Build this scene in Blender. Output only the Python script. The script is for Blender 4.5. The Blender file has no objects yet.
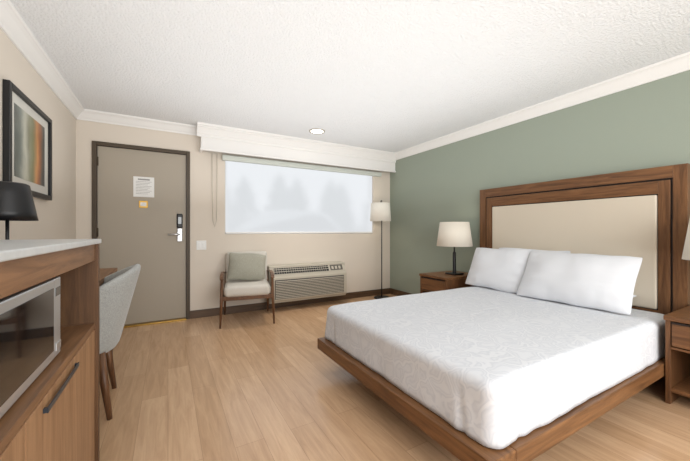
import bpy, bmesh, math, random
from mathutils import Vector, Matrix, noise
random.seed(4)
sc = bpy.context.scene
col = sc.collection
PI = math.pi
try:
    sc.view_settings.view_transform = 'Standard'
except Exception:
    pass

# ------------------------------------------------------------------ materials
def lin(c):
    return tuple(((v/255)/12.92 if v/255 <= .04045 else ((v/255+.055)/1.055)**2.4) for v in c) + (1,)
def base(name):
    m = bpy.data.materials.new(name); m.use_nodes = True
    nt = m.node_tree; p = nt.nodes['Principled BSDF']
    return m, nt, p
def setin(p, k, v):
    if k in p.inputs: p.inputs[k].default_value = v
def plain(name, c, rough=.6, metal=0, spec=.4, bump=0, bscale=60, stretch=(1,1,1), emis=0, var=0.0, sheen=0, bdist=.01):
    m, nt, p = base(name)
    p.inputs['Base Color'].default_value = lin(c)
    p.inputs['Roughness'].default_value = rough
    p.inputs['Metallic'].default_value = metal
    setin(p, 'Specular IOR Level', spec)
    if sheen: setin(p, 'Sheen Weight', sheen)
    if emis:
        setin(p, 'Emission Color', lin(c)); setin(p, 'Emission Strength', emis)
    if bump or var:
        tc = nt.nodes.new('ShaderNodeTexCoord'); mp = nt.nodes.new('ShaderNodeMapping')
        mp.inputs['Scale'].default_value = stretch
        n = nt.nodes.new('ShaderNodeTexNoise'); n.inputs['Scale'].default_value = bscale
        n.inputs['Detail'].default_value = 4
        nt.links.new(tc.outputs['Object'], mp.inputs[0]); nt.links.new(mp.outputs[0], n.inputs['Vector'])
        if bump:
            b = nt.nodes.new('ShaderNodeBump'); b.inputs['Strength'].default_value = bump
            b.inputs['Distance'].default_value = bdist
            nt.links.new(n.outputs['Fac'], b.inputs['Height']); nt.links.new(b.outputs[0], p.inputs['Normal'])
        if var:
            r = nt.nodes.new('ShaderNodeValToRGB')
            a = [max(0, v*(1-var)) for v in c]; d = [min(255, v*(1+var)) for v in c]
            r.color_ramp.elements[0].position = .35; r.color_ramp.elements[0].color = lin(a)
            r.color_ramp.elements[1].position = .65; r.color_ramp.elements[1].color = lin(d)
            nt.links.new(n.outputs['Fac'], r.inputs[0]); nt.links.new(r.outputs[0], p.inputs['Base Color'])
    return m
def wood(name, c1, c2, axis='x', rough=.4, scale=9):
    m, nt, p = base(name)
    tc = nt.nodes.new('ShaderNodeTexCoord'); mp = nt.nodes.new('ShaderNodeMapping')
    s = [7, 7, 7]; s['xyz'.index(axis)] = .55
    mp.inputs['Scale'].default_value = s
    n = nt.nodes.new('ShaderNodeTexNoise'); n.inputs['Scale'].default_value = scale*.55
    n.inputs['Detail'].default_value = 8; n.inputs['Roughness'].default_value = .66; n.inputs['Distortion'].default_value = .6
    r = nt.nodes.new('ShaderNodeValToRGB')
    r.color_ramp.elements[0].position = .35; r.color_ramp.elements[0].color = lin(c1)
    r.color_ramp.elements[1].position = .65; r.color_ramp.elements[1].color = lin(c2)
    nt.links.new(tc.outputs['Object'], mp.inputs[0]); nt.links.new(mp.outputs[0], n.inputs['Vector'])
    nt.links.new(n.outputs['Fac'], r.inputs[0]); nt.links.new(r.outputs[0], p.inputs['Base Color'])
    b = nt.nodes.new('ShaderNodeBump'); b.inputs['Strength'].default_value = .12; b.inputs['Distance'].default_value = .004
    nt.links.new(n.outputs['Fac'], b.inputs['Height']); nt.links.new(b.outputs[0], p.inputs['Normal'])
    p.inputs['Roughness'].default_value = rough
    setin(p, 'Specular IOR Level', .35)
    return m
def floor_mat():
    m, nt, p = base('vinyl_plank_floor')
    tc = nt.nodes.new('ShaderNodeTexCoord'); mp = nt.nodes.new('ShaderNodeMapping')
    mp.inputs['Rotation'].default_value = (0, 0, PI/2)
    br = nt.nodes.new('ShaderNodeTexBrick')
    br.inputs['Scale'].default_value = 1.0
    br.inputs['Brick Width'].default_value = 1.22; br.inputs['Row Height'].default_value = .15
    br.inputs['Mortar Size'].default_value = .001; br.inputs['Mortar Smooth'].default_value = .3
    br.inputs['Bias'].default_value = 0
    br.offset = .37
    br.inputs['Color1'].default_value = lin((214, 179, 144)); br.inputs['Color2'].default_value = lin((198, 162, 126))
    br.inputs['Mortar'].default_value = lin((166, 131, 99))
    mp2 = nt.nodes.new('ShaderNodeMapping'); mp2.inputs['Scale'].default_value = (9, .8, 1)
    n = nt.nodes.new('ShaderNodeTexNoise'); n.inputs['Scale'].default_value = 3.2; n.inputs['Detail'].default_value = 9
    n.inputs['Roughness'].default_value = .64; n.inputs['Distortion'].default_value = .7
    r = nt.nodes.new('ShaderNodeValToRGB')
    r.color_ramp.elements[0].position = .33; r.color_ramp.elements[0].color = (.74, .69, .65, 1)
    r.color_ramp.elements[1].position = .65; r.color_ramp.elements[1].color = (1.0, 1.0, 1.0, 1)
    mx = nt.nodes.new('ShaderNodeMixRGB'); mx.blend_type = 'MULTIPLY'; mx.inputs[0].default_value = .8
    L = nt.links.new
    L(tc.outputs['Object'], mp.inputs[0]); L(mp.outputs[0], br.inputs['Vector'])
    L(tc.outputs['Object'], mp2.inputs[0]); L(mp2.outputs[0], n.inputs['Vector'])
    L(n.outputs['Fac'], r.inputs[0]); L(br.outputs['Color'], mx.inputs[1]); L(r.outputs[0], mx.inputs[2])
    L(mx.outputs[0], p.inputs['Base Color'])
    p.inputs['Roughness'].default_value = .24; setin(p, 'Specular IOR Level', .7)
    b = nt.nodes.new('ShaderNodeBump'); b.inputs['Strength'].default_value = .06; b.inputs['Distance'].default_value = .003
    L(n.outputs['Fac'], b.inputs['Height']); L(b.outputs[0], p.inputs['Normal'])
    return m
def coverlet_mat():
    m, nt, p = base('white_jacquard')
    p.inputs['Roughness'].default_value = .75
    setin(p, 'Specular IOR Level', .25)
    tc = nt.nodes.new('ShaderNodeTexCoord')
    n0 = nt.nodes.new('ShaderNodeTexNoise'); n0.inputs['Scale'].default_value = 7
    mx = nt.nodes.new('ShaderNodeMixRGB'); mx.inputs[0].default_value = .14
    w = nt.nodes.new('ShaderNodeTexVoronoi'); w.feature = 'DISTANCE_TO_EDGE'; w.inputs['Scale'].default_value = 10
    r = nt.nodes.new('ShaderNodeValToRGB')
    r.color_ramp.elements[0].position = .03; r.color_ramp.elements[1].position = .07
    e = r.color_ramp.elements.new(.14); e.color = (.2, .2, .2, 1)
    e = r.color_ramp.elements.new(.2); e.color = (.9, .9, .9, 1)
    e = r.color_ramp.elements.new(.27); e.color = (.15, .15, .15, 1)
    L = nt.links.new
    L(tc.outputs['Object'], n0.inputs['Vector']); L(tc.outputs['Object'], mx.inputs[1]); L(n0.outputs['Color'], mx.inputs[2])
    L(mx.outputs[0], w.inputs['Vector']); L(w.outputs[0], r.inputs[0])
    c2 = nt.nodes.new('ShaderNodeValToRGB')
    c2.color_ramp.elements[0].color = lin((218, 220, 224)); c2.color_ramp.elements[1].color = lin((204, 207, 213))
    L(r.outputs[0], c2.inputs[0]); L(c2.outputs[0], p.inputs['Base Color'])
    return m
def sheer_mat():
    m = bpy.data.materials.new('glowing_sheer_fabric'); m.use_nodes = True
    nt = m.node_tree; nt.nodes.clear(); L = nt.links.new
    o = nt.nodes.new('ShaderNodeOutputMaterial'); mix = nt.nodes.new('ShaderNodeMixShader')
    t = nt.nodes.new('ShaderNodeBsdfRefraction'); t.inputs['IOR'].default_value = 1.1; t.inputs['Roughness'].default_value = .3
    e = nt.nodes.new('ShaderNodeEmission')
    e.inputs[0].default_value = lin((234, 237, 240)); e.inputs[1].default_value = 1.0  # fabric emits its own glow in place of daylight passing through
    mix.inputs[0].default_value = .62
    L(t.outputs[0], mix.inputs[1]); L(e.outputs[0], mix.inputs[2]); L(mix.outputs[0], o.inputs[0])
    return m
def glass_mat(name='window_glass'):
    m = bpy.data.materials.new(name); m.use_nodes = True
    nt = m.node_tree; nt.nodes.clear(); L = nt.links.new
    o = nt.nodes.new('ShaderNodeOutputMaterial'); mix = nt.nodes.new('ShaderNodeMixShader')
    t = nt.nodes.new('ShaderNodeBsdfTransparent'); g = nt.nodes.new('ShaderNodeBsdfGlossy'); g.inputs['Roughness'].default_value = .02
    mix.inputs[0].default_value = .05
    L(t.outputs[0], mix.inputs[1]); L(g.outputs[0], mix.inputs[2]); L(mix.outputs[0], o.inputs[0])
    return m
def lampshade_mat(name, c, e):
    return plain(name, c, .85, 0, .1, bump=.15, bscale=300, emis=e)
def art_mat():
    m, nt, p = base('abstract_artwork'); L = nt.links.new
    tc = nt.nodes.new('ShaderNodeTexCoord'); sp = nt.nodes.new('ShaderNodeSeparateXYZ')
    n = nt.nodes.new('ShaderNodeTexNoise'); n.inputs['Scale'].default_value = 5; n.inputs['Detail'].default_value = 6
    a = nt.nodes.new('ShaderNodeMath'); a.operation = 'MULTIPLY_ADD'; a.inputs[1].default_value = .22
    s = nt.nodes.new('ShaderNodeMath'); s.operation = 'MULTIPLY_ADD'; s.inputs[1].default_value = 1.75; s.inputs[2].default_value = .39
    r = nt.nodes.new('ShaderNodeValToRGB'); cr = r.color_ramp
    cols = [(0, (70, 74, 72)), (.16, (110, 118, 112)), (.3, (186, 186, 172)), (.42, (150, 150, 128)), (.55, (128, 128, 92)), (.68, (196, 138, 84)), (.78, (150, 92, 56)), (.9, (88, 84, 78))]
    cr.elements[0].position = 0; cr.elements[0].color = lin(cols[0][1]); cr.elements[1].position = 1; cr.elements[1].color = lin((60, 62, 62))
    for q, c in cols[1:]:
        e = cr.elements.new(q); e.color = lin(c)
    L(tc.outputs['Object'], sp.inputs[0]); L(tc.outputs['Object'], n.inputs['Vector'])
    L(sp.outputs['Y'], s.inputs[0]); L(n.outputs['Fac'], a.inputs[0]); L(s.outputs[0], a.inputs[2]); L(a.outputs[0], r.inputs[0])
    mx = nt.nodes.new('ShaderNodeMixRGB'); mx.blend_type = 'OVERLAY'; mx.inputs[0].default_value = .6
    n2 = nt.nodes.new('ShaderNodeTexNoise'); n2.inputs['Scale'].default_value = 9; n2.inputs['Detail'].default_value = 8
    mp = nt.nodes.new('ShaderNodeMapping'); mp.inputs['Scale'].default_value = (1, 1, .3)
    L(tc.outputs['Object'], mp.inputs[0]); L(mp.outputs[0], n2.inputs['Vector'])
    L(r.outputs[0], mx.inputs[1]); L(n2.outputs['Fac'], mx.inputs[2]); L(mx.outputs[0], p.inputs['Base Color'])
    p.inputs['Roughness'].default_value = .35
    return m

M = {}
M['beige'] = plain('beige_wall_paint', (216, 206, 193), .85, spec=.2, bump=.1, bscale=120, bdist=.003)
M['green'] = plain('sage_green_wall_paint', (150, 158, 145), .85, spec=.2, bump=.08, bscale=120, bdist=.003)
M['ceil'] = plain('popcorn_ceiling', (230, 231, 232), .95, spec=.1, bump=1.0, bscale=72, bdist=.012)
M['trim'] = plain('white_trim_paint', (230, 228, 225), .5)
M['brownbase'] = wood('dark_base_wood', (74, 56, 42), (98, 76, 56), 'x')
M['floor'] = floor_mat()
M['door'] = plain('taupe_door_paint', (164, 154, 139), .5, bump=.05, bscale=30)
M['doorframe'] = plain('dark_bronze_frame', (74, 62, 48), .5)
M['gold'] = plain('brass', (176, 140, 72), .35, metal=.9)
M['paper'] = plain('white_paper', (228, 227, 224), .8)
M['ink'] = plain('grey_ink', (150, 148, 146), .8)
M['black'] = plain('black_plastic', (22, 22, 24), .4)
M['blackmetal'] = plain('black_metal', (28, 28, 30), .35, metal=.3)
M['handlemetal'] = plain('dark_grey_bar', (56, 62, 70), .35, metal=.4)
M['steel'] = plain('brushed_steel', (206, 207, 209), .3, metal=.75, bump=.03, bscale=60, stretch=(1, 1, 40))
M['white'] = plain('white_plastic', (232, 232, 230), .4)
M['cassette'] = plain('pale_grey_cassette', (200, 204, 196), .5)
M['headwood'] = wood('headboard_walnut_horizontal', (86, 57, 35), (128, 89, 57), 'y')
M['headwoodz'] = wood('headboard_walnut_vertical', (86, 57, 35), (128, 89, 57), 'z')
M['groove'] = plain('dark_walnut_groove', (30, 20, 14), .6)
M['cream'] = plain('cream_vinyl', (212, 201, 183), .6, bump=.06, bscale=150)
M['bedwoody'] = wood('bed_walnut_lengthwise_y', (94, 63, 39), (134, 94, 60), 'y', .35)
M['bedwoodx'] = wood('bed_walnut_lengthwise_x', (94, 63, 39), (134, 94, 60), 'x', .35)
M['plinth'] = plain('dark_plinth', (52, 36, 26), .7)
M['sheet'] = plain('white_sheet', (218, 220, 224), .8, spec=.2, bump=.1, bscale=20)
M['pillow'] = plain('white_pillowcase', (219, 221, 225), .8, spec=.2, bump=.12, bscale=10)
M['jacq'] = coverlet_mat()
M['nswood'] = wood('nightstand_walnut', (88, 58, 35), (128, 88, 56), 'y', .4)
M['nswoodz'] = wood('nightstand_walnut_upright', (80, 52, 32), (116, 79, 50), 'z', .4)
M['cabwood'] = wood('cabinet_walnut', (136, 100, 69), (166, 128, 94), 'z', .45)
M['cabwoody'] = wood('cabinet_walnut_long', (110, 78, 52), (144, 106, 74), 'y', .45)
M['cabdark'] = wood('cabinet_dark_edge', (78, 53, 34), (104, 74, 48), 'z', .5)
M['counter'] = plain('grey_stone_counter', (196, 199, 200), .3, var=.02, bscale=40)
M['legwood'] = wood('walnut_leg', (80, 53, 34), (116, 80, 53), 'z', .4)
M['greyfab'] = plain('grey_tweed', (160, 161, 158), .95, spec=.1, bump=.5, bscale=180, var=.08, sheen=.3, bdist=.004)
M['seatfab'] = plain('oatmeal_fabric', (202, 197, 188), .95, spec=.1, bump=.4, bscale=200, var=.04, bdist=.004)
M['cushfab'] = plain('grey_green_cushion', (158, 156, 143), .95, spec=.1, bump=.5, bscale=160, var=.06, bdist=.004)
M['ptac'] = plain('beige_ptac_plastic', (182, 175, 160), .5)
M['ptacdark'] = plain('dark_vent', (92, 88, 82), .7)
M['shade'] = lampshade_mat('linen_lampshade', (222, 214, 200), .1)
M['shade2'] = lampshade_mat('bright_lampshade', (228, 222, 210), .16)
M['sheer'] = sheer_mat()
M['glass'] = glass_mat()
M['mwglass'] = plain('black_oven_glass', (18, 18, 20), .05, spec=.9)
M['emit'] = plain('ceiling_light_glow', (255, 250, 240), .5, emis=8)
M['art'] = art_mat()
M['matboard'] = plain('off_white_matboard', (206, 203, 195), .8)
M['asphalt'] = plain('asphalt', (170, 174, 178), .9, var=.06, bscale=8)
M['carwhite'] = plain('white_car_paint', (190, 194, 198), .25)
M['cardark'] = plain('grey_car_paint', (120, 128, 138), .25)
M['carglass'] = plain('car_glass', (24, 28, 34), .1)
M['rubber'] = plain('tyre_rubber', (40, 40, 40), .9)
M['leaf'] = plain('conifer_needles', (100, 114, 110), .9, var=.2, bscale=6)
M['bark'] = plain('bark', (96, 80, 66), .9, bump=.5, bscale=20)

# ------------------------------------------------------------------ mesh helper
class B:
    def __init__(s): s.bm = bmesh.new()
    def face(s, vs, smooth=False):
        try:
            f = s.bm.faces.new(vs); f.smooth = smooth; return f
        except ValueError: return None
    def box(s, x0, x1, y0, y1, z0, z1):
        v = [s.bm.verts.new(p) for p in ((x0,y0,z0),(x1,y0,z0),(x1,y1,z0),(x0,y1,z0),(x0,y0,z1),(x1,y0,z1),(x1,y1,z1),(x0,y1,z1))]
        for q in ((0,3,2,1),(4,5,6,7),(0,1,5,4),(1,2,6,5),(2,3,7,6),(3,0,4,7)): s.face([v[i] for i in q])
        return s
    def prism(s, pts, axis, a, b, smooth=False):
        def P(p, t):
            return {'x': (t, p[0], p[1]), 'y': (p[0], t, p[1]), 'z': (p[0], p[1], t)}[axis]
        A = [s.bm.verts.new(P(p, a)) for p in pts]; C = [s.bm.verts.new(P(p, b)) for p in pts]
        n = len(pts)
        s.face(A); s.face(C[::-1])
        for i in range(n): s.face([A[i], A[(i+1) % n], C[(i+1) % n], C[i]], smooth)
        return s
    def rings(s, rs, caps=True, smooth=True, closed=False):
        R = [[s.bm.verts.new(p) for p in r] for r in rs]
        n = len(R[0])
        for a, b in zip(R, R[1:] + ([R[0]] if closed else [])):
            for i in range(n): s.face([a[i], a[(i+1) % n], b[(i+1) % n], b[i]], smooth)
        if caps and not closed: s.face(R[0][::-1]); s.face(R[-1])
        return s
    def cone(s, p0, p1, r0, r1, n=16, smooth=True):
        p0, p1 = Vector(p0), Vector(p1); d = (p1-p0).normalized()
        u = d.orthogonal().normalized(); w = d.cross(u)
        return s.rings([[tuple(p + (u*math.cos(2*PI*i/n) + w*math.sin(2*PI*i/n))*r) for i in range(n)] for p, r in ((p0, r0), (p1, r1))], smooth=smooth and n > 4)
    def tube(s, pts, r, n=12):
        pts = [Vector(p) for p in pts]; rs = []
        rr = r if isinstance(r, (list, tuple)) else [r]*len(pts)
        u = None
        for i, p in enumerate(pts):
            d = (pts[min(i+1, len(pts)-1)] - pts[max(i-1, 0)]).normalized()
            if u is None: u = d.orthogonal().normalized()
            else: u = (u - d*u.dot(d)).normalized()
            w = d.cross(u)
            rs.append([tuple(p + (u*math.cos(2*PI*k/n) + w*math.sin(2*PI*k/n))*rr[i]) for k in range(n)])
        return s.rings(rs)
    def lathe(s, prof, cx=0, cy=0, n=32, caps=True, closed=False):
        return s.rings([[(cx+r*math.cos(2*PI*i/n), cy+r*math.sin(2*PI*i/n), z) for i in range(n)] for r, z in prof], caps=caps, closed=closed)
    def build(s, name, mat, parent=None, bevel=0, seg=2, sub=0, weld=False, world=False):
        bm = s.bm
        if weld: bmesh.ops.remove_doubles(bm, verts=bm.verts, dist=.0005)
        bmesh.ops.recalc_face_normals(bm, faces=bm.faces)
        if world and parent is not None:
            bmesh.ops.translate(bm, verts=bm.verts, vec=-parent.location)
        me = bpy.data.meshes.new(name); bm.to_mesh(me); bm.free()
        me.materials.append(mat)
        o = bpy.data.objects.new(name, me); col.objects.link(o)
        if parent is not None: o.parent = parent
        if bevel:
            md = o.modifiers.new('bevel', 'BEVEL'); md.width = bevel; md.segments = seg; md.limit_method = 'ANGLE'; md.angle_limit = .6
        if sub:
            md = o.modifiers.new('sub', 'SUBSURF'); md.levels = sub; md.render_levels = sub
        return o
def tag(o, label=None, cat=None, group=None, kind=None):
    if label: o['label'] = label
    if cat: o['category'] = cat
    if group: o['group'] = group
    if kind: o['kind'] = kind
    return o
def thing(name, label, cat, loc=(0,0,0), rz=0, group=None, kind=None):
    o = bpy.data.objects.new(name, None); col.objects.link(o)
    o.location = loc; o.rotation_euler = (0, 0, rz); o.empty_display_size = .1
    return tag(o, label, cat, group, kind)
def struct(o): o['kind'] = 'structure'; return o

# ------------------------------------------------------------------ room
XL, XR, YB, YF, H = -.874, 3.43, 4.41, -1.9, 2.44
struct(B().box(XL-.12, XR+.12, YF-.12, YB+.15, -.1, 0).build('floor', M['floor']))
struct(B().box(XL-.12, XR+.12, YF-.12, YB+.15, H, H+.1).build('ceiling', M['ceil']))
struct(B().box(XL-.12, XL, YF, YB, 0, H).build('wall_left', M['beige']))
struct(B().box(XR, XR+.12, YF, YB, 0, H).build('wall_right', M['green']))
struct(B().box(XL-.12, XR+.12, YF-.12, YF, 0, H).build('wall_front', M['beige']))
WX0, WX1, WZ0, WZ1 = .663, 3.07, 1.07, 2.13
DX0, DX1, DZ = -.736, .243, 2.12
b = B()
b.box(XL-.12, DX0, YB, YB+.15, 0, H); b.box(DX0, DX1, YB, YB+.15, DZ, H); b.box(DX1, WX0, YB, YB+.15, 0, H)
b.box(WX0, WX1, YB, YB+.15, 0, WZ0); b.box(WX0, WX1, YB, YB+.15, WZ1, H); b.box(WX1, XR+.12, YB, YB+.15, 0, H)
struct(b.build('wall_back', M['beige']))
cp = [(0,-.105),(.012,-.105),(.016,-.09),(.03,-.075),(.058,-.035),(.072,-.022),(.08,-.018),(.085,0),(0,0)]
struct(B().prism([(XL+d, H+z) for d, z in cp], 'y', YF, YB).build('trim_1', M['trim']))
struct(B().prism([(XR-d, H+z) for d, z in cp], 'y', YF, YB).build('trim_2', M['trim']))
struct(B().prism([(YB-d, H+z) for d, z in cp], 'x', XL, .36).build('trim_3', M['trim']))
struct(B().box(DX1, XR, YB-.014, YB, 0, .1).build('baseboard_back', M['brownbase'], bevel=.003))
struct(B().box(XL, DX0, YB-.014, YB, 0, .1).build('baseboard_back_corner', M['brownbase'], bevel=.003))
struct(B().box(XL, XL+.014, YF, YB-.014, 0, .1).build('baseboard_left', M['brownbase'], bevel=.003))
struct(B().box(XR-.014, XR, YF, YB-.014, 0, .1).build('baseboard_right', M['brownbase'], bevel=.003))

# door
d = thing('door_1', 'taupe entry door in a dark bronze frame', 'door', ((DX0+DX1)/2, YB, 0), kind='structure')
fw = .042
b = B(); b.box(DX0, DX0+fw, YB-.02, YB+.1, 0, DZ); b.box(DX1-fw, DX1, YB-.02, YB+.1, 0, DZ); b.box(DX0+fw, DX1-fw, YB-.02, YB+.1, DZ-fw, DZ)
b.build('door_frame', M['doorframe'], d, bevel=.004, world=True)
B().box(DX0+fw+.003, DX1-fw-.003, YB+.012, YB+.056, .02, DZ-fw-.003).build('door_slab', M['door'], d, bevel=.003, world=True)
B().box(DX0+fw, DX1-fw, YB-.05, YB+.1, 0, .018).build('threshold', M['gold'], d, bevel=.004, world=True)
for z in (.3, 1.1, 1.9):
    b = B(); b.cone((DX0+fw+.006, YB+.006, z-.05), (DX0+fw+.006, YB+.006, z+.05), .008, .008, 10)
    b.build('hinge', M['doorframe'], d, world=True)
B().box(.095, .16, YB-.012, YB+.012, 1.15, 1.33).build('lock_reader', M['black'], d, bevel=.012, seg=3, world=True)
B().box(.108, .148, YB-.015, YB-.011, 1.2, 1.29).build('reader_face', M['mwglass'], d, bevel=.002, world=True)
B().box(.098, .158, YB-.006, YB+.012, .98, 1.15).build('lock_plate', M['steel'], d, bevel=.01, seg=3, world=True)
b = B(); b.cone((.128, YB, 1.07), (.128, YB-.05, 1.07), .013, .013); b.tube([(.128, YB-.05, 1.07), (.09, YB-.055, 1.072), (.0, YB-.05, 1.07)], .011)
b.build('lever_handle', M['steel'], d, world=True)
B().cone((.128, YB-.004, 1.12), (.128, YB-.022, 1.12), .014, .012).build('deadbolt_knob', M['steel'], d, world=True)
n = thing('door_notice', 'white printed notice sheet posted high on the taupe door', 'notice', (-.25, YB+.01, 1.52))
B().box(-.105, .105, -.003, 0, .0, .24).build('sheet', M['paper'], n)
b = B()
b.box(-.06, .06, -.004, -.003, .2, .217)
for i in range(9): b.box(-.08, .08-.02*(i % 3), -.0038, -.003, .18-i*.018, .184-i*.018)
b.build('printing', M['ink'], n)
n = thing('door_plaque', 'small brass square plaque below the notice on the door', 'plaque', (-.255, YB+.01, 1.39))
B().box(-.045, .045, -.005, 0, 0, .085).build('plate', M['gold'], n, bevel=.002)
B().box(-.03, .03, -.006, -.005, .02, .065).build('printed_label', M['paper'], n)

sw = thing('light_switch', 'white double rocker light switch plate beside the door', 'light switch', (.375, YB, .93))
B().box(-.058, .058, -.006, 0, -.06, .06).build('plate', M['white'], sw, bevel=.003)
for x in (-.024, .024): B().box(x-.016, x+.016, -.01, -.006, -.033, .033).build('rocker', M['white'], sw, bevel=.002)

# window
w = thing('window_1', 'wide window with white frame behind a sheer shade', 'window', ((WX0+WX1)/2, YB, WZ0), kind='structure')
b = B(); f = .035
b.box(WX0, WX0+f, YB+.05, YB+.12, WZ0, WZ1); b.box(WX1-f, WX1, YB+.05, YB+.12, WZ0, WZ1)
b.box(WX0+f, WX1-f, YB+.05, YB+.12, WZ0, WZ0+f); b.box(WX0+f, WX1-f, YB+.05, YB+.12, WZ1-f, WZ1)
b.build('window_frame', M['trim'], w, bevel=.004, world=True)
B().box(WX0+f, WX1-f, YB+.085, YB+.09, WZ0+f, WZ1-f).build('pane', M['glass'], w, world=True)
rs = thing('roller_shade', 'white sheer roller shade lowered over the window', 'window shade', ((WX0+WX1)/2, YB, WZ0))
B().box(.62, 3.2, YB-.07, YB-.005, 2.05, 2.12).build('cassette', M['cassette'], rs, bevel=.01, seg=3, world=True)
B().box(WX0+.01, WX1-.01, YB+.018, YB+.0185, WZ0+.03, 2.1).build('shade_fabric', M['sheer'], rs, world=True)
B().box(WX0+.01, WX1-.01, YB+.008, YB+.028, WZ0+.006, WZ0+.03).build('bottom_rail', M['white'], rs, bevel=.004, world=True)
b = B(); b.tube([(.5, YB-.03, 2.13), (.5, YB-.03, 1.7), (.51, YB-.03, 1.25), (.53, YB-.03, 1.17), (.555, YB-.03, 1.25), (.56, YB-.03, 2.13)], .003, 6)
b.build('pull_cord', M['ptac'], rs, world=True)
# valance
v = thing('window_valance', 'white boxed cornice valance with crown moulding above the window', 'valance', (1.9, YB, 2.13))
VY = YB-.15; vx0 = .36
b = B(); b.box(vx0, XR, VY, VY+.02, 2.14, H); b.box(vx0, vx0+.02, VY+.02, YB, 2.14, H)
b.build('fascia_board', M['trim'], v, world=True)
b = B()
cv = [(0,-.15),(.012,-.15),(.018,-.135),(.018,-.118),(.026,-.11),(.034,-.095),(.06,-.055),(.074,-.042),(.074,-.03),(.088,-.024),(.094,0),(0,0)]
b.prism([(VY-q, H+z) for q, z in cv], 'x', vx0-.05, XR-.0)
b.build('crown_moulding', M['trim'], v, world=True)
b = B(); b.box(vx0-.012, XR, VY-.018, VY+.022, 2.125, 2.152); b.box(vx0-.012, vx0+.022, VY+.022, YB, 2.125, 2.152)
b.build('bottom_lip', M['trim'], v, bevel=.004, world=True)

# ceiling light
c = thing('recessed_ceiling_light', 'small round recessed light glowing in the white ceiling', 'ceiling light', (1.72, 3.77, H))
B().lathe([(.08, 0), (.105, 0), (.105, -.008), (.095, -.014), (.08, -.008)], n=40, caps=False, closed=True).build('trim_ring', M['ptac'], c)
B().lathe([(.08, -.002), (.08, -.006)], n=40).build('lens', M['emit'], c)

# ------------------------------------------------------------------ picture
p = thing('framed_picture', 'black framed abstract print with white mat on the left wall', 'picture', (XL, 3.065, 1.37))
b = B(); Y0, Y1, Z1, fr = -.4, .4, .67, .035
b.box(.002, .035, Y0, Y0+fr, 0, Z1); b.box(.002, .035, Y1-fr, Y1, 0, Z1); b.box(.002, .035, Y0+fr, Y1-fr, 0, fr); b.box(.002, .035, Y0+fr, Y1-fr, Z1-fr, Z1)
b.build('frame', M['black'], p, bevel=.003)
B().box(.002, .016, Y0+fr, Y1-fr, fr, Z1-fr).build('mat', M['matboard'], p)
B().box(.016, .018, Y0+.12, Y1-.12, .1, Z1-.1).build('artwork', M['art'], p)

# ------------------------------------------------------------------ soft shapes
def cushion(W, Hh, T, n=44, seed=0, wr=.006, pinch=.045, rnd=.015):
    """pillow centred on origin: width along X, height along Z, thickness along Y"""
    b = B(); bm = b.bm
    def prof(a): return max(0, 1-abs(a)**2.7)**.62
    g = {}
    for side in (1, -1):
        for i in range(n+1):
            for j in range(n+1):
                u = math.sin((-1+2*i/n)*PI/2*.9)/math.sin(PI/2*.9); q = math.sin((-1+2*j/n)*PI/2*.9)/math.sin(PI/2*.9)
                if side == -1 and (i in (0, n) or j in (0, n)): g[side, i, j] = g[1, i, j]; continue
                x = u*(W/2)*(1-pinch*(1-q*q)) - math.copysign(rnd*abs(u*q)**6, u)*.7
                z = q*(Hh/2)*(1-pinch*(1-u*u)) - math.copysign(rnd*abs(u*q)**6, q)*.7
                z += noise.noise(Vector((x*4, seed*2.7, 0)))*.02*q
                t = prof(u)*prof(q)*T/2
                c0 = (1-abs(u)**4)*(1-abs(q)**4)
                nz = noise.noise(Vector((x*4+seed*3, side*2.3, z*6+seed)))*wr*1.8*c0
                ed = noise.noise(Vector((x*5+seed*5, side*1.3, z*20)))*wr*1.6*abs(u)**2*(1-abs(u)**8) + noise.noise(Vector((x*20, side*2.3+seed, z*5)))*wr*1.2*abs(q)**2*(1-abs(q)**8)
                edge = (i in (0, n) or j in (0, n))
                g[side, i, j] = bm.verts.new((x, side*(t + (0 if edge else nz+ed)), z))
    for side in (1, -1):
        for i in range(n):
            for j in range(n): b.face([g[side, i, j], g[side, i+1, j], g[side, i+1, j+1], g[side, i, j+1]], True)
    return b
def rrect(x0, x1, y0, y1, r, n=7):
    pts = []
    cs = [(x1-r, y1-r, 0), (x0+r, y1-r, 90), (x0+r, y0+r, 180), (x1-r, y0+r, 270)]
    for k, (cx, cy, a) in enumerate(cs):
        for i in range(n): 
            t = math.radians(a+90*i/(n-1)); pts.append((cx+r*math.cos(t), cy+r*math.sin(t)))
    return pts
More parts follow.
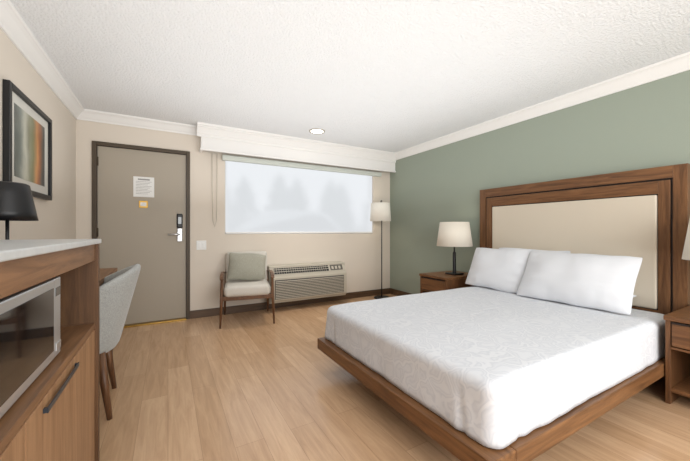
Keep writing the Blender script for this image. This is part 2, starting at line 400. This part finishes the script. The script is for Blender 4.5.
def softbox(x0, x1, y0, y1, z0, z1, r=.04, cr=.06, dens=None, disp=None, closed_bottom=True, top_loops=1):
    """rounded box from stacked rounded-rectangle loops"""
    b = B()
    def loop(ins):
        c = max(.004, cr-ins*.9)
        pts = rrect(x0+ins, x1-ins, y0+ins, y1-ins, c)
        out = []; N = len(pts)
        nx, ny = dens if dens else (1, 1)
        for i in range(N):
            out.append(pts[i])
            if i % 7 == 6:
                q = pts[(i+1) % N]; m = nx if (i//7) % 2 == 0 else ny
                for k in range(1, m): out.append((pts[i][0]+(q[0]-pts[i][0])*k/m, pts[i][1]+(q[1]-pts[i][1])*k/m))
        return out
    R = []
    def add(ins, z): R.append([(x, y, z) for x, y in loop(ins)])
    if closed_bottom:
        add(r, z0)
        for k in range(1, 5): t = PI/2*k/4; add(r-r*math.sin(t), z0+r-r*math.cos(t))
    else: add(0, z0)
    nv = max(1, int((z1-z0)/.025)) if dens else 2
    zb = z0+r if closed_bottom else z0
    for k in range(1, nv): add(0, zb+(z1-r-zb)*k/nv)
    for k in range(0, 7): t = PI/2*k/6; add(r-r*math.cos(t), z1-r+r*math.sin(t))
    lim = min(x1-x0, y1-y0)/2-.012
    ins = r
    if top_loops > 1:
        while ins+.03 < lim: ins += .03; add(ins, z1)
    if disp: R = [[disp(q) for q in rr] for rr in R]
    b.rings(R, caps=True)
    return b

# ------------------------------------------------------------------ bed
BX0, BY0, BY1 = 1.05, .735, 2.30
bed = thing('platform_bed', 'walnut platform bed base with recessed plinth under white bedding', 'bed', (2.2, 1.52, 0))
zt, zb = .25, .165
b = B(); b.prism([(BX0, zb), (BX0, zt), (BX0+.15, zt), (BX0+.15, zb)], 'y', BY0, BY1)
b.build('foot_rail', M['bedwoody'], bed, bevel=.006, world=True)
for s, y in ((1, BY0), (-1, BY1)):
    b = B(); b.prism([(y, zb), (y, zt), (y+.12*s, zt), (y+.12*s, zb)], 'x', BX0+.151, 3.3)
    b.build('side_rail', M['bedwoodx'], bed, bevel=.006, world=True)
B().box(BX0+.151, 3.3, BY0+.121, BY1-.121, zb+.01, zt-.005).build('deck_panel', M['bedwoodx'], bed, world=True)
B().box(BX0+.28, 3.28, BY0+.26, BY1-.26, 0, zb+.01).build('plinth', M['plinth'], bed, world=True)

mt = softbox(1.17, 3.335, .81, 2.245, zt, .483, r=.05, cr=.08).build('mattress', M['sheet'])
tag(mt, 'white sheeted mattress showing beside the pillows at the headboard', 'mattress')
def cdisp(q):
    x, y, z = q
    side = max(0, min(1, (.485-z)/.2))
    s2 = side**.8
    cx = max(0, 1-abs(x-1.11)/.5); cy = max(0, 1-min(abs(y-.77), abs(y-2.28))/.4)
    corner = cx*cy
    n1 = noise.noise(Vector((x*3, y*3, z*.6)))*.010
    n2 = noise.noise(Vector((x*9, y*9, z*.8)))*(.005+.016*corner)
    cr = 0
    for c0 in (.93, 2.12):
        if x < 1.2: cr -= .013*math.exp(-((y-c0-(z-.4)*.15)/.014)**2)
    if y < .85: cr -= .013*math.exp(-((x-1.3-(z-.4)*.15)/.014)**2)
    out = (n1+n2+cr)*s2
    t1 = noise.noise(Vector((x*1.8, y*1.8, 3)))*.005+noise.noise(Vector((x*4, y*4, 9)))*.003
    z2 = z + t1*(1-side)
    if z < .257: z2 = .256
    ex = -1 if x < 1.3 else 0
    ey = -1 if y < .9 else (1 if y > 2.15 else 0)
    fl = .022*side*side
    sag = max(0, 1-(x-1.1)/.3)**2*.014 if z > .4 else 0
    sag += .008*math.exp(-((x-2.95)/.12)**2) if z > .48 else 0
    return (x+ex*(out+fl*.5), y+ey*(out*.8+fl*.2), z2-sag)
softbox(1.108, 3.12, .768, 2.282, .256, .515, r=.042, cr=.06, dens=(110, 90), disp=cdisp, closed_bottom=False, top_loops=2).build('coverlet', M['jacq'])
tag(bpy.data.objects['coverlet'], 'white jacquard patterned coverlet smoothed over the bed', 'bed cover')

def pillow(label, y, x, z, tilt, seed, W=.76, Hh=.46, T=.2, yaw=0):
    o = cushion(W, Hh, T, seed=seed, wr=.009).build('pillow', M['pillow'])
    o.rotation_euler = (Matrix.Rotation(yaw, 4, 'Z') @ Matrix.Rotation(tilt, 4, 'Y') @ Matrix.Rotation(PI/2, 4, 'Z')).to_euler()
    o.location = (x, y, z)
    tag(o, label, 'pillow', 'white pillows on the bed')
    return o
pillow('white pillow at the back of the far half, behind the front pillows', 1.84, 3.24, .725, .1, 1, W=.74, Hh=.42, T=.13)
pillow('white pillow lying flat beneath the large near pillow', 1.37, 3.2, .575, 1.5, 2, W=.7, Hh=.28, T=.11)
pillow('white pillow leaning in front on the far half of the bed', 2.04, 3.0, .722, .45, 3, W=.68, Hh=.47, T=.18)
pillow('large white pillow leaning in front on the near half of the bed', 1.32, 2.94, .722, .52, 4, W=.84, Hh=.48, T=.19)

# headboard
HX = XR-.065
hb = thing('headboard', 'walnut framed headboard with cream upholstered panel on green wall', 'headboard', (XR, 1.64, 0))
HY0, HY1, HT = .75, 2.53, 1.622
def hbx(name, y0, y1, z0, z1, x0, m, bev=.002): return B().box(x0, XR-.002, y0, y1, z0, z1).build(name, m, hb, bevel=bev, world=True)
hbx('backing_board', HY0+.01, HY1-.01, .25, HT-.02, HX+.012, M['groove'])
hbx('outer_stile', HY0, HY0+.08, .25, HT, HX, M['headwoodz'])
hbx('outer_stile', HY1-.08, HY1, .25, HT, HX, M['headwoodz'])
hbx('top_rail', HY0+.08, HY1-.08, HT-.095, HT, HX, M['headwood'])
hbx('inner_stile', HY0+.094, HY0+.162, .25, HT-.11, HX, M['headwoodz'])
hbx('inner_stile', HY1-.162, HY1-.094, .25, HT-.11, HX, M['headwoodz'])
hbx('inner_rail', HY0+.162, HY1-.162, 1.41, HT-.11, HX, M['headwood'])
hbx('lower_rail', HY0+.162, HY1-.162, .36, .486, HX, M['headwood'])
hbx('upholstered_panel', HY0+.168, HY1-.168, .492, 1.404, HX-.002, M['cream'], .012)

# nightstands ------------------------------------------------------ local: front faces -X, back at x=0 on wall
def make_nightstand(label, y):
    D, Wd, Ht = .6, .44, .57
    t = thing('nightstand', label, 'nightstand', (XR-.02, y, 0), group='nightstands beside the bed')
    h = Wd/2
    B().box(-D-.012, 0, -h-.006, h+.006, Ht-.03, Ht).build('top', M['nswood'], t, bevel=.004)
    for s in (-1, 1):
        B().box(-D, -.005, min(s*h, s*(h-.025)), max(s*h, s*(h-.025)), .0, Ht-.03).build('side_panel', M['nswoodz'], t, bevel=.003)
    B().box(-.02, -.005, -h+.025, h-.025, .08, Ht-.03).build('back_panel', M['nswoodz'], t)
    B().box(-D+.005, -.02, -h+.025, h-.025, .08, .105).build('bottom_shelf', M['nswood'], t, bevel=.002)
    B().box(-D+.005, -.02, -h+.025, h-.025, .355, .37).build('divider_shelf', M['nswood'], t, bevel=.002)
    dr = B().box(-D-.004, -.05, -h+.03, h-.03, .378, Ht-.045).build('drawer', M['nswood'], t, bevel=.004)
    B().box(-D-.012, -D-.002, -h+.03, h-.03, Ht-.047, Ht-.036).build('finger_pull', M['groove'], dr)
    return t
make_nightstand('walnut nightstand on far side of the bed, under the whole lamp', 2.77)
make_nightstand('walnut nightstand with open shelf on near side, cut by the frame edge', .508)

def make_table_lamp(label, x, y, z):
    t = thing('table_lamp', label, 'lamp', (x, y, z), group='bedside table lamps')
    B().box(-.08, .08, -.08, .08, 0, .02).build('base', M['blackmetal'], t, bevel=.005)
    b = B(); b.lathe([(.026, .02), (.022, .03), (.02, .04), (.02, .27), (.014, .28), (.009, .29), (.009, .42)], n=20)
    b.build('stem', M['blackmetal'], t)
    b = B(); b.lathe([(.215, .355), (.175, .655), (.171, .655), (.211, .355)], n=48, caps=False, closed=True)
    b.build('lamp_shade', M['shade'], t)
    b = B(); b.cone((0, 0, .42), (0, 0, .66), .004, .004, 8)
    for k in range(3):
        a = k*2*PI/3; b.cone((0, 0, .635), (.173*math.cos(a), .173*math.sin(a), .64), .002, .002, 6)
    b.build('shade_support', M['blackmetal'], t)
    B().lathe([(.012, .42), (.016, .45), (.03, .5), (.03, .53), (.015, .56), (.003, .565)], n=16).build('bulb', M['white'], t)
make_table_lamp('black stemmed table lamp with cream shade on the far nightstand', 3.12, 2.71, .57)
make_table_lamp('table lamp with cream shade on near nightstand, cut by frame edge', 3.12, .505, .57)

# floor lamp
t = thing('floor_lamp', 'slim floor lamp with white drum shade in the far corner', 'lamp', (3.08, 4.18, 0))
B().lathe([(.13, 0), (.13, .015), (.12, .022), (.02, .026)], n=36).build('base', M['blackmetal'], t)
B().cone((0, 0, .02), (0, 0, 1.62), .009, .008, 12).build('pole', M['blackmetal'], t)
b = B(); b.tube([(0, 0, 1.6), (-.02, -.01, 1.615), (-.04, -.02, 1.6), (-.04, -.02, 1.45)], .005, 8); b.build('arm', M['blackmetal'], t)
b = B(); b.lathe([(.172, 1.275), (.155, 1.57), (.151, 1.57), (.168, 1.275)], -.04, -.02, n=44, caps=False, closed=True); b.build('lamp_shade', M['shade2'], t)

# ------------------------------------------------------------------ heater / air conditioner
t = thing('wall_air_conditioner', 'beige through-wall air conditioner unit under the window', 'air conditioner', (1.805, YB-.014, .115))
hw = .6
b = B(); b.prism([(0, 0), (-.2, 0), (-.2, .06), (-.17, .51), (0, .51)], 'x', -hw, hw); b.build('casing', M['ptac'], t, bevel=.01, seg=3)
fp = B(); fp.prism([(-.2, .02), (-.232, .03), (-.245, .05), (-.24, .35), (-.225, .38), (-.19, .38)], 'x', -hw+.01, hw-.01)
fpo = fp.build('front_panel', M['ptac'], t, bevel=.006, seg=2)
b = B()
for k in range(11): z = .07+k*.0225; b.prism([(-.238, z), (-.255, z+.002), (-.255, z+.0105), (-.238, z+.014)], 'x', -hw+.07, hw-.07)
b.build('louvre_slats', M['ptac'], fpo)
B().box(-hw+.06, hw-.06, -.2455, -.236, .062, .325).build('intake_recess', M['ptacdark'], fpo)
b = B(); b.prism([(-.224, .382), (-.15, .512), (-.14, .505), (-.19, .38)], 'x', -hw+.012, hw-.012); b.build('sloped_top', M['ptac'], t, bevel=.003)
b = B(); b.prism([(-.216, .402), (-.166, .49), (-.157, .485), (-.2, .4)], 'x', -hw+.06, hw-.3); b.build('outlet_recess', M['black'], t)
b = B()
for k in range(24):
    x = -hw+.065+k*.0343; b.prism([(-.2185, .402), (-.1685, .49), (-.157, .485), (-.2, .4)], 'x', x, x+.003)
for k in range(2):
    f0 = .33+.33*k; y = -.2185+.05*f0; z = .402+.088*f0; b.prism([(y-.002, z-.003), (y+.002, z+.004), (y+.012, z)], 'x', -hw+.06, hw-.3)
b.build('outlet_grille', M['ptac'], t)
b = B(); b.prism([(-.2145, .407), (-.1685, .488), (-.157, .485), (-.2, .4)], 'x', hw-.27, hw-.06); cp_o = b.build('control_panel', M['ptacdark'], t)
for k in range(3):
    x = hw-.25+k*.06; b = B(); b.prism([(-.2085, .422), (-.1855, .463), (-.176, .458), (-.2, .42)], 'x', x, x+.035); b.build('button', M['ptac'], cp_o)

# ------------------------------------------------------------------ accent armchair (faces -Y)
t = thing('armchair', 'walnut framed armchair with oatmeal upholstery by the window', 'chair', (.87, 4.02, 0), math.radians(-11))
hw = .29
for s in (-1, 1):
    B().tube([(s*(hw+.012), -.29, 0), (s*(hw), -.265, .3), (s*(hw-.005), -.26, .56)], [.010, .018, .015], 10).build('front_leg', M['legwood'], t)
    B().tube([(s*(hw-.01), .325, 0), (s*(hw-.02), .25, .3), (s*(hw-.03), .27, .5), (s*(hw-.045), .325, .78)], [.010, .018, .018, .012], 10).build('rear_leg', M['legwood'], t)
    b = B(); P = [(s*(hw-.005), -.29, .553), (s*hw, -.24, .573), (s*hw, -.12, .594), (s*(hw+.002), .05, .596), (s*(hw-.01), .2, .58), (s*(hw-.03), .3, .555)]
    rings = []
    for x, y, z in P: rings.append([(x-.021, y, z-.008), (x+.021, y, z-.008), (x+.021, y, z+.008), (x-.021, y, z+.008)])
    b.rings(rings, smooth=False); b.build('armrest', M['legwood'], t, bevel=.006, seg=3)
b = B(); b.box(-hw+.01, hw-.01, -.272, -.248, .305, .355); b.box(-hw+.01, hw-.01, .22, .25, .305, .355); b.box(-hw, -hw+.025, -.26, .25, .305, .355); b.box(hw-.025, hw, -.26, .25, .305, .355)
b.build('seat_frame', M['legwood'], t, bevel=.004)
softbox(-hw+.025, hw-.025, -.3, .25, .345, .475, r=.045, cr=.05).build('seat_cushion', M['seatfab'], t)
bk = softbox(-hw+.025, hw-.025, -.06, .04, .0, .41, r=.035, cr=.04).build('backrest', M['seatfab'], t)
bk.location = (0, .235, .43); bk.rotation_euler = (math.radians(-13), 0, 0)
o = cushion(.47, .36, .15, seed=8, wr=.006).build('throw_cushion', M['cushfab'])
rot = Matrix.Rotation(math.radians(-11), 4, 'Z')
o.location = Vector((.87, 4.02, 0)) + rot @ Vector((-.0, .055, .66)); o.rotation_euler = (math.radians(-20), math.radians(4), math.radians(-11))
tag(o, 'grey green throw cushion propped on the armchair seat', 'cushion')

# ------------------------------------------------------------------ desk chair (faces local -Y)
t = thing('desk_chair', 'grey tweed barrel back chair with dark tapered legs at desk', 'chair', (-.53, 2.5, 0), math.radians(-86))
b = B(); N = 32; MZ = 9
def shell(th, z, off):
    lean = (z-.36)
    rx = .245+off+lean*.08; ry = .21+off+lean*.03
    return (rx*math.sin(th), ry*math.cos(th)+.01+lean*.22*max(0, math.cos(th))**.7, z)
cols_ = []
for i in range(N+1):
    th = math.radians(-112+224*i/N); a = abs(th)/math.radians(112)
    zt_ = .885-.27*a**1.9-.02*a
    loop = [shell(th, .37+(zt_-.37)*j/MZ, .026) for j in range(MZ+1)] + [shell(th, zt_+.014, .002)] + [shell(th, .37+(zt_-.37)*j/MZ, -.024) for j in range(MZ, -1, -1)]
    cols_.append(loop)
b.rings(cols_, caps=True); b.build('backrest', M['greyfab'], t, sub=1)
softbox(-.225, .225, -.25, .2, .35, .48, r=.045, cr=.14).build('seat', M['greyfab'], t)
for sx in (-1, 1):
    B().tube([(sx*.22, -.23, 0), (sx*.185, -.19, .37)], [.014, .028], 12).build('leg', M['legwood'], t)
    B().tube([(sx*.22, .215, 0), (sx*.18, .165, .39)], [.014, .028], 12).build('leg', M['legwood'], t)
b = B(); b.box(-.18, .18, -.2, .17, .325, .355); b.build('seat_frame', M['legwood'], t, bevel=.004)

# ------------------------------------------------------------------ desk
t = thing('desk', 'walnut desk along left wall between cabinet and door', 'desk', (XL+.25, 2.56, 0))
B().box(XL+.004, -.39, 1.825, 3.4, .755, .79).build('desktop', M['cabwoody'], t, bevel=.003, world=True)
B().box(XL+.02, -.42, 3.355, 3.385, 0, .755).build('side_panel', M['cabdark'], t, bevel=.003, world=True)
B().box(XL+.02, -.42, 1.835, 1.865, 0, .755).build('side_panel', M['cabdark'], t, bevel=.003, world=True)
B().box(XL+.02, XL+.04, 1.865, 3.355, .45, .755).build('modesty_panel', M['cabdark'], t, world=True)
# desk lamp
t = thing('desk_lamp', 'desk lamp with matte black tapered shade beyond the cabinet', 'lamp', (-.68, 2.13, .79))
B().lathe([(.085, 0), (.085, .015), (.078, .02), (.015, .023)], n=32).build('base', M['blackmetal'], t)
B().cone((0, 0, .02), (0, 0, .5), .007, .007, 12).build('stem', M['blackmetal'], t)
B().lathe([(.109, .38), (.102, .42), (.086, .51), (.078, .555), (.066, .562), (.01, .564), (.01, .558), (.062, .556), (.074, .55), (.098, .42), (.105, .38)], n=44, caps=False, closed=True).build('lamp_shade', M['black'], t)

# ------------------------------------------------------------------ cabinet
CX, CY0, CY1 = -.285, .3, 1.8
t = thing('storage_cabinet', 'walnut storage cabinet with open microwave niche and lower doors', 'cabinet', (-.58, 1.05, 0))
def cb(name, x0, x1, y0, y1, z0, z1, m, bev=.002, par=None):
    o = B().box(x0, x1, y0, y1, z0, z1)
    bmesh.ops.translate(o.bm, verts=o.bm.verts, vec=-t.location)
    return o.build(name, m, par or t, bevel=bev)
CT = 1.06
cb('side_panel', XL+.004, CX+.012, CY1-.03, CY1, 0, CT, M['cabdark'])
cb('side_panel', XL+.004, CX+.012, CY0, CY0+.03, 0, CT, M['cabdark'])
cb('back_panel', XL+.004, XL+.02, CY0+.03, CY1-.03, .06, CT, M['cabwoody'])
cb('fascia', CX-.02, CX, CY0+.03, CY1-.03, .985, CT, M['cabwoody'])
cb('niche_top', XL+.02, CX-.02, CY0+.03, CY1-.03, 1.02, CT, M['cabwoody'])
cb('niche_shelf', XL+.02, CX, CY0+.03, CY1-.03, .68, .705, M['cabwoody'])
cb('bottom_panel', XL+.02, CX-.03, CY0+.03, CY1-.03, .06, .085, M['cabwoody'])
cb('toe_kick', CX-.07, CX-.05, CY0+.03, CY1-.03, 0, .06, M['groove'])
for y0, y1, h0, h1 in ((.333, .985, .45, .87), (.99, 1.765, 1.1, 1.43)):
    dr = cb('door', CX-.02, CX, y0, y1, .07, .676, M['cabwood'])
    b = B(); b.box(CX+.007, CX+.011, h0, h1, .638, .652); b.box(CX-.001, CX+.008, h0, h0+.012, .639, .651); b.box(CX-.001, CX+.008, h1-.012, h1, .639, .651)
    bmesh.ops.translate(b.bm, verts=b.bm.verts, vec=-t.location); b.build('handle', M['handlemetal'], dr, bevel=.001)
cb('divider', XL+.02, CX-.025, .98, .995, .085, .68, M['cabwood'])
o = B().box(XL+.002, CX+.018, CY0-.01, CY1+.01, CT+.001, 1.082).build('countertop', M['counter'], bevel=.004, seg=3)
tag(o, 'pale grey stone countertop slab on the walnut cabinet', 'countertop')
# microwave
t = thing('microwave', 'stainless microwave with black glass door in cabinet niche', 'microwave', (-.5, 1.12, .705))
my0, my1 = -.25, .25
B().box(-.18, .17, my0, my1, .012, .262).build('body', M['steel'], t, bevel=.006)
for x in (-.14, .13):
    for y in (-.2, .2): B().cone((x, y, 0), (x, y, .014), .014, .014, 10).build('foot', M['black'], t)
dr = B().box(.17, .19, my0, .185, .012, .262).build('door', M['steel'], t, bevel=.004)
B().box(.19, .1915, my0+.03, .17, .04, .236).build('door_glass', M['mwglass'], dr, bevel=.001)
cpn = B().box(.17, .189, .188, my1, .012, .262).build('control_panel', M['steel'], t, bevel=.003)
B().box(.189, .1905, .196, .242, .205, .232).build('display', M['mwglass'], cpn)
B().box(.189, .192, .196, .242, .03, .055).build('open_button', M['steel'], cpn, bevel=.001)

# ------------------------------------------------------------------ outside
struct(B().box(-14, 26, YB+.15, 40, -.12, -.02).build('ground', M['asphalt']))
def car(name, label, x, y, rz, paint, tall):
    t = thing(name, label, 'car', (x, y, -.02), rz)
    z = tall
    prof = [(-2.2, .35), (-2.25, .75), (-2.1, .95*z/1.6), (-1.95, 1.0*z/1.6), (-1.5, z-.12), (-1.2, z-.02), (-.2, z), (.35, z-.04), (1.15, 1.02*z/1.6), (1.9, .92*z/1.6), (2.2, .72), (2.22, .35)]
    b = B(); rings = []
    for wy in (-.9, -.86, .86, .9):
        rings.append([(px, wy if pz < 1.05*z/1.6 else wy*.78, pz) for px, pz in prof])
    b.rings(rings, smooth=False); b.build('body', paint, t, bevel=.04, seg=3)
    for s in (-1, 1):
        b = B(); q = .905
        b.rings([[(-1.7, s*q*.97, 1.08*z/1.6), (.95, s*q*.97, 1.08*z/1.6), (.3, s*q*.8, z-.13), (-1.4, s*q*.8, z-.15)], [(-1.7, s*q*.8, 1.08*z/1.6), (.95, s*q*.8, 1.08*z/1.6), (.3, s*q*.7, z-.13), (-1.4, s*q*.7, z-.15)]], smooth=False)
        b.build('side_window', M['carglass'], t)
        for wx in (-1.35, 1.4):
            B().cone((wx, s*.7, .33), (wx, s*.92, .33), .33, .33, 28).build('wheel', M['rubber'], t)
    b = B(); b.rings([[(.42, -.62, z-.08), (.42, .62, z-.08), (1.12, .74, 1.08*z/1.6), (1.12, -.74, 1.08*z/1.6)], [(.45, -.62, z-.05), (.45, .62, z-.05), (1.17, .74, 1.1*z/1.6), (1.17, -.74, 1.1*z/1.6)]], smooth=False)
    b.build('windscreen', M['carglass'], t)
car('car', 'white parked car faintly seen through the left of the shade', 2.45, 8.6, math.radians(180), M['carwhite'], 1.7)
car('car', 'grey parked car faintly seen through the right of the shade', 7.3, 9.4, math.radians(178), M['cardark'], 1.65)
def tree(label, x, y, h, r, seed):
    t = thing('conifer_tree', label, 'tree', (x, y, -.02), group='trees outside the window')
    B().cone((0, 0, 0), (0, 0, h*.6), .16, .08, 10).build('trunk', M['bark'], t)
    b = B(); rs_ = []; L = 14
    for k in range(L*2+1):
        f = k/(L*2); rad = r*(1-f**3)*(1.0 if k % 2 == 0 else .8)+.03; z = h*.1+f*h*.9
        rs_.append([(math.cos(a)*rad*(1+.9*noise.noise(Vector((math.cos(a)*2, math.sin(a)*2, z*2.4+seed)))), math.sin(a)*rad*(1+.5*noise.noise(Vector((math.cos(a)*3, seed, z)))), z) for a in [2*PI*i/30 for i in range(30)]])
    b.rings(rs_, smooth=False); b.build('foliage', M['leaf'], t)
rt = random.Random(5)
for i in range(9):
    x = 2.6+i*1.9; tree('conifer faintly visible through the shade beyond the parked cars', x, 20+(i % 2)*1.8, 4.2+rt.random()*.9, .9, i*3.1)

# ------------------------------------------------------------------ world, lights
wd = bpy.data.worlds.new('World'); sc.world = wd; wd.use_nodes = True
bg = wd.node_tree.nodes['Background']; bg.inputs[0].default_value = (.92, .95, 1, 1); bg.inputs[1].default_value = 1.2
def area(name, loc, target, sx, sy, power, c=(1, 1, 1)):
    l = bpy.data.lights.new(name, 'AREA'); l.shape = 'RECTANGLE'; l.size = sx; l.size_y = sy; l.energy = power; l.color = c
    o = bpy.data.objects.new(name, l); col.objects.link(o); o.location = loc
    o.rotation_euler = (Vector(target)-Vector(loc)).to_track_quat('-Z', 'Y').to_euler(); return o
def point(name, loc, power, r=.05, c=(1, .9, .75)):
    l = bpy.data.lights.new(name, 'POINT'); l.energy = power; l.shadow_soft_size = r; l.color = c
    o = bpy.data.objects.new(name, l); col.objects.link(o); o.location = loc; return o
area('camera_side_fill', (1.3, -1.6, 1.35), (1.5, 3.5, 1.3), 3.6, 1.8, 126, (.96, .985, 1))  # added fill panel, unseen behind the camera, brightens the whole room
area('ceiling_fill', (1.2, 2.4, 1.45), (1.2, 2.401, 2.44), 3.4, 3.2, 31, (.95, .98, 1))  # added upward fill in mid-room, unseen from below, lifts the ceiling
l = area('downlight', (1.72, 3.77, 2.42), (1.72, 3.77, 0), .14, .14, 6, (1, .95, .88)); l.data.spread = 1.7
point('far_bedside_bulb', (3.12, 2.71, 1.13), 1.5)
point('near_bedside_bulb', (3.12, .505, 1.13), 1.5)
point('floor_lamp_bulb', (3.04, 4.16, 1.42), 1.5)

# ------------------------------------------------------------------ camera
cam = bpy.data.cameras.new('Camera'); co = bpy.data.objects.new('Camera', cam); col.objects.link(co)
co.location = (0, 0, 1.12); co.rotation_euler = (PI/2, 0, -math.radians(29.65))
cam.sensor_width = 36; cam.lens = 311/690*36; cam.clip_start = .02
sc.camera = co
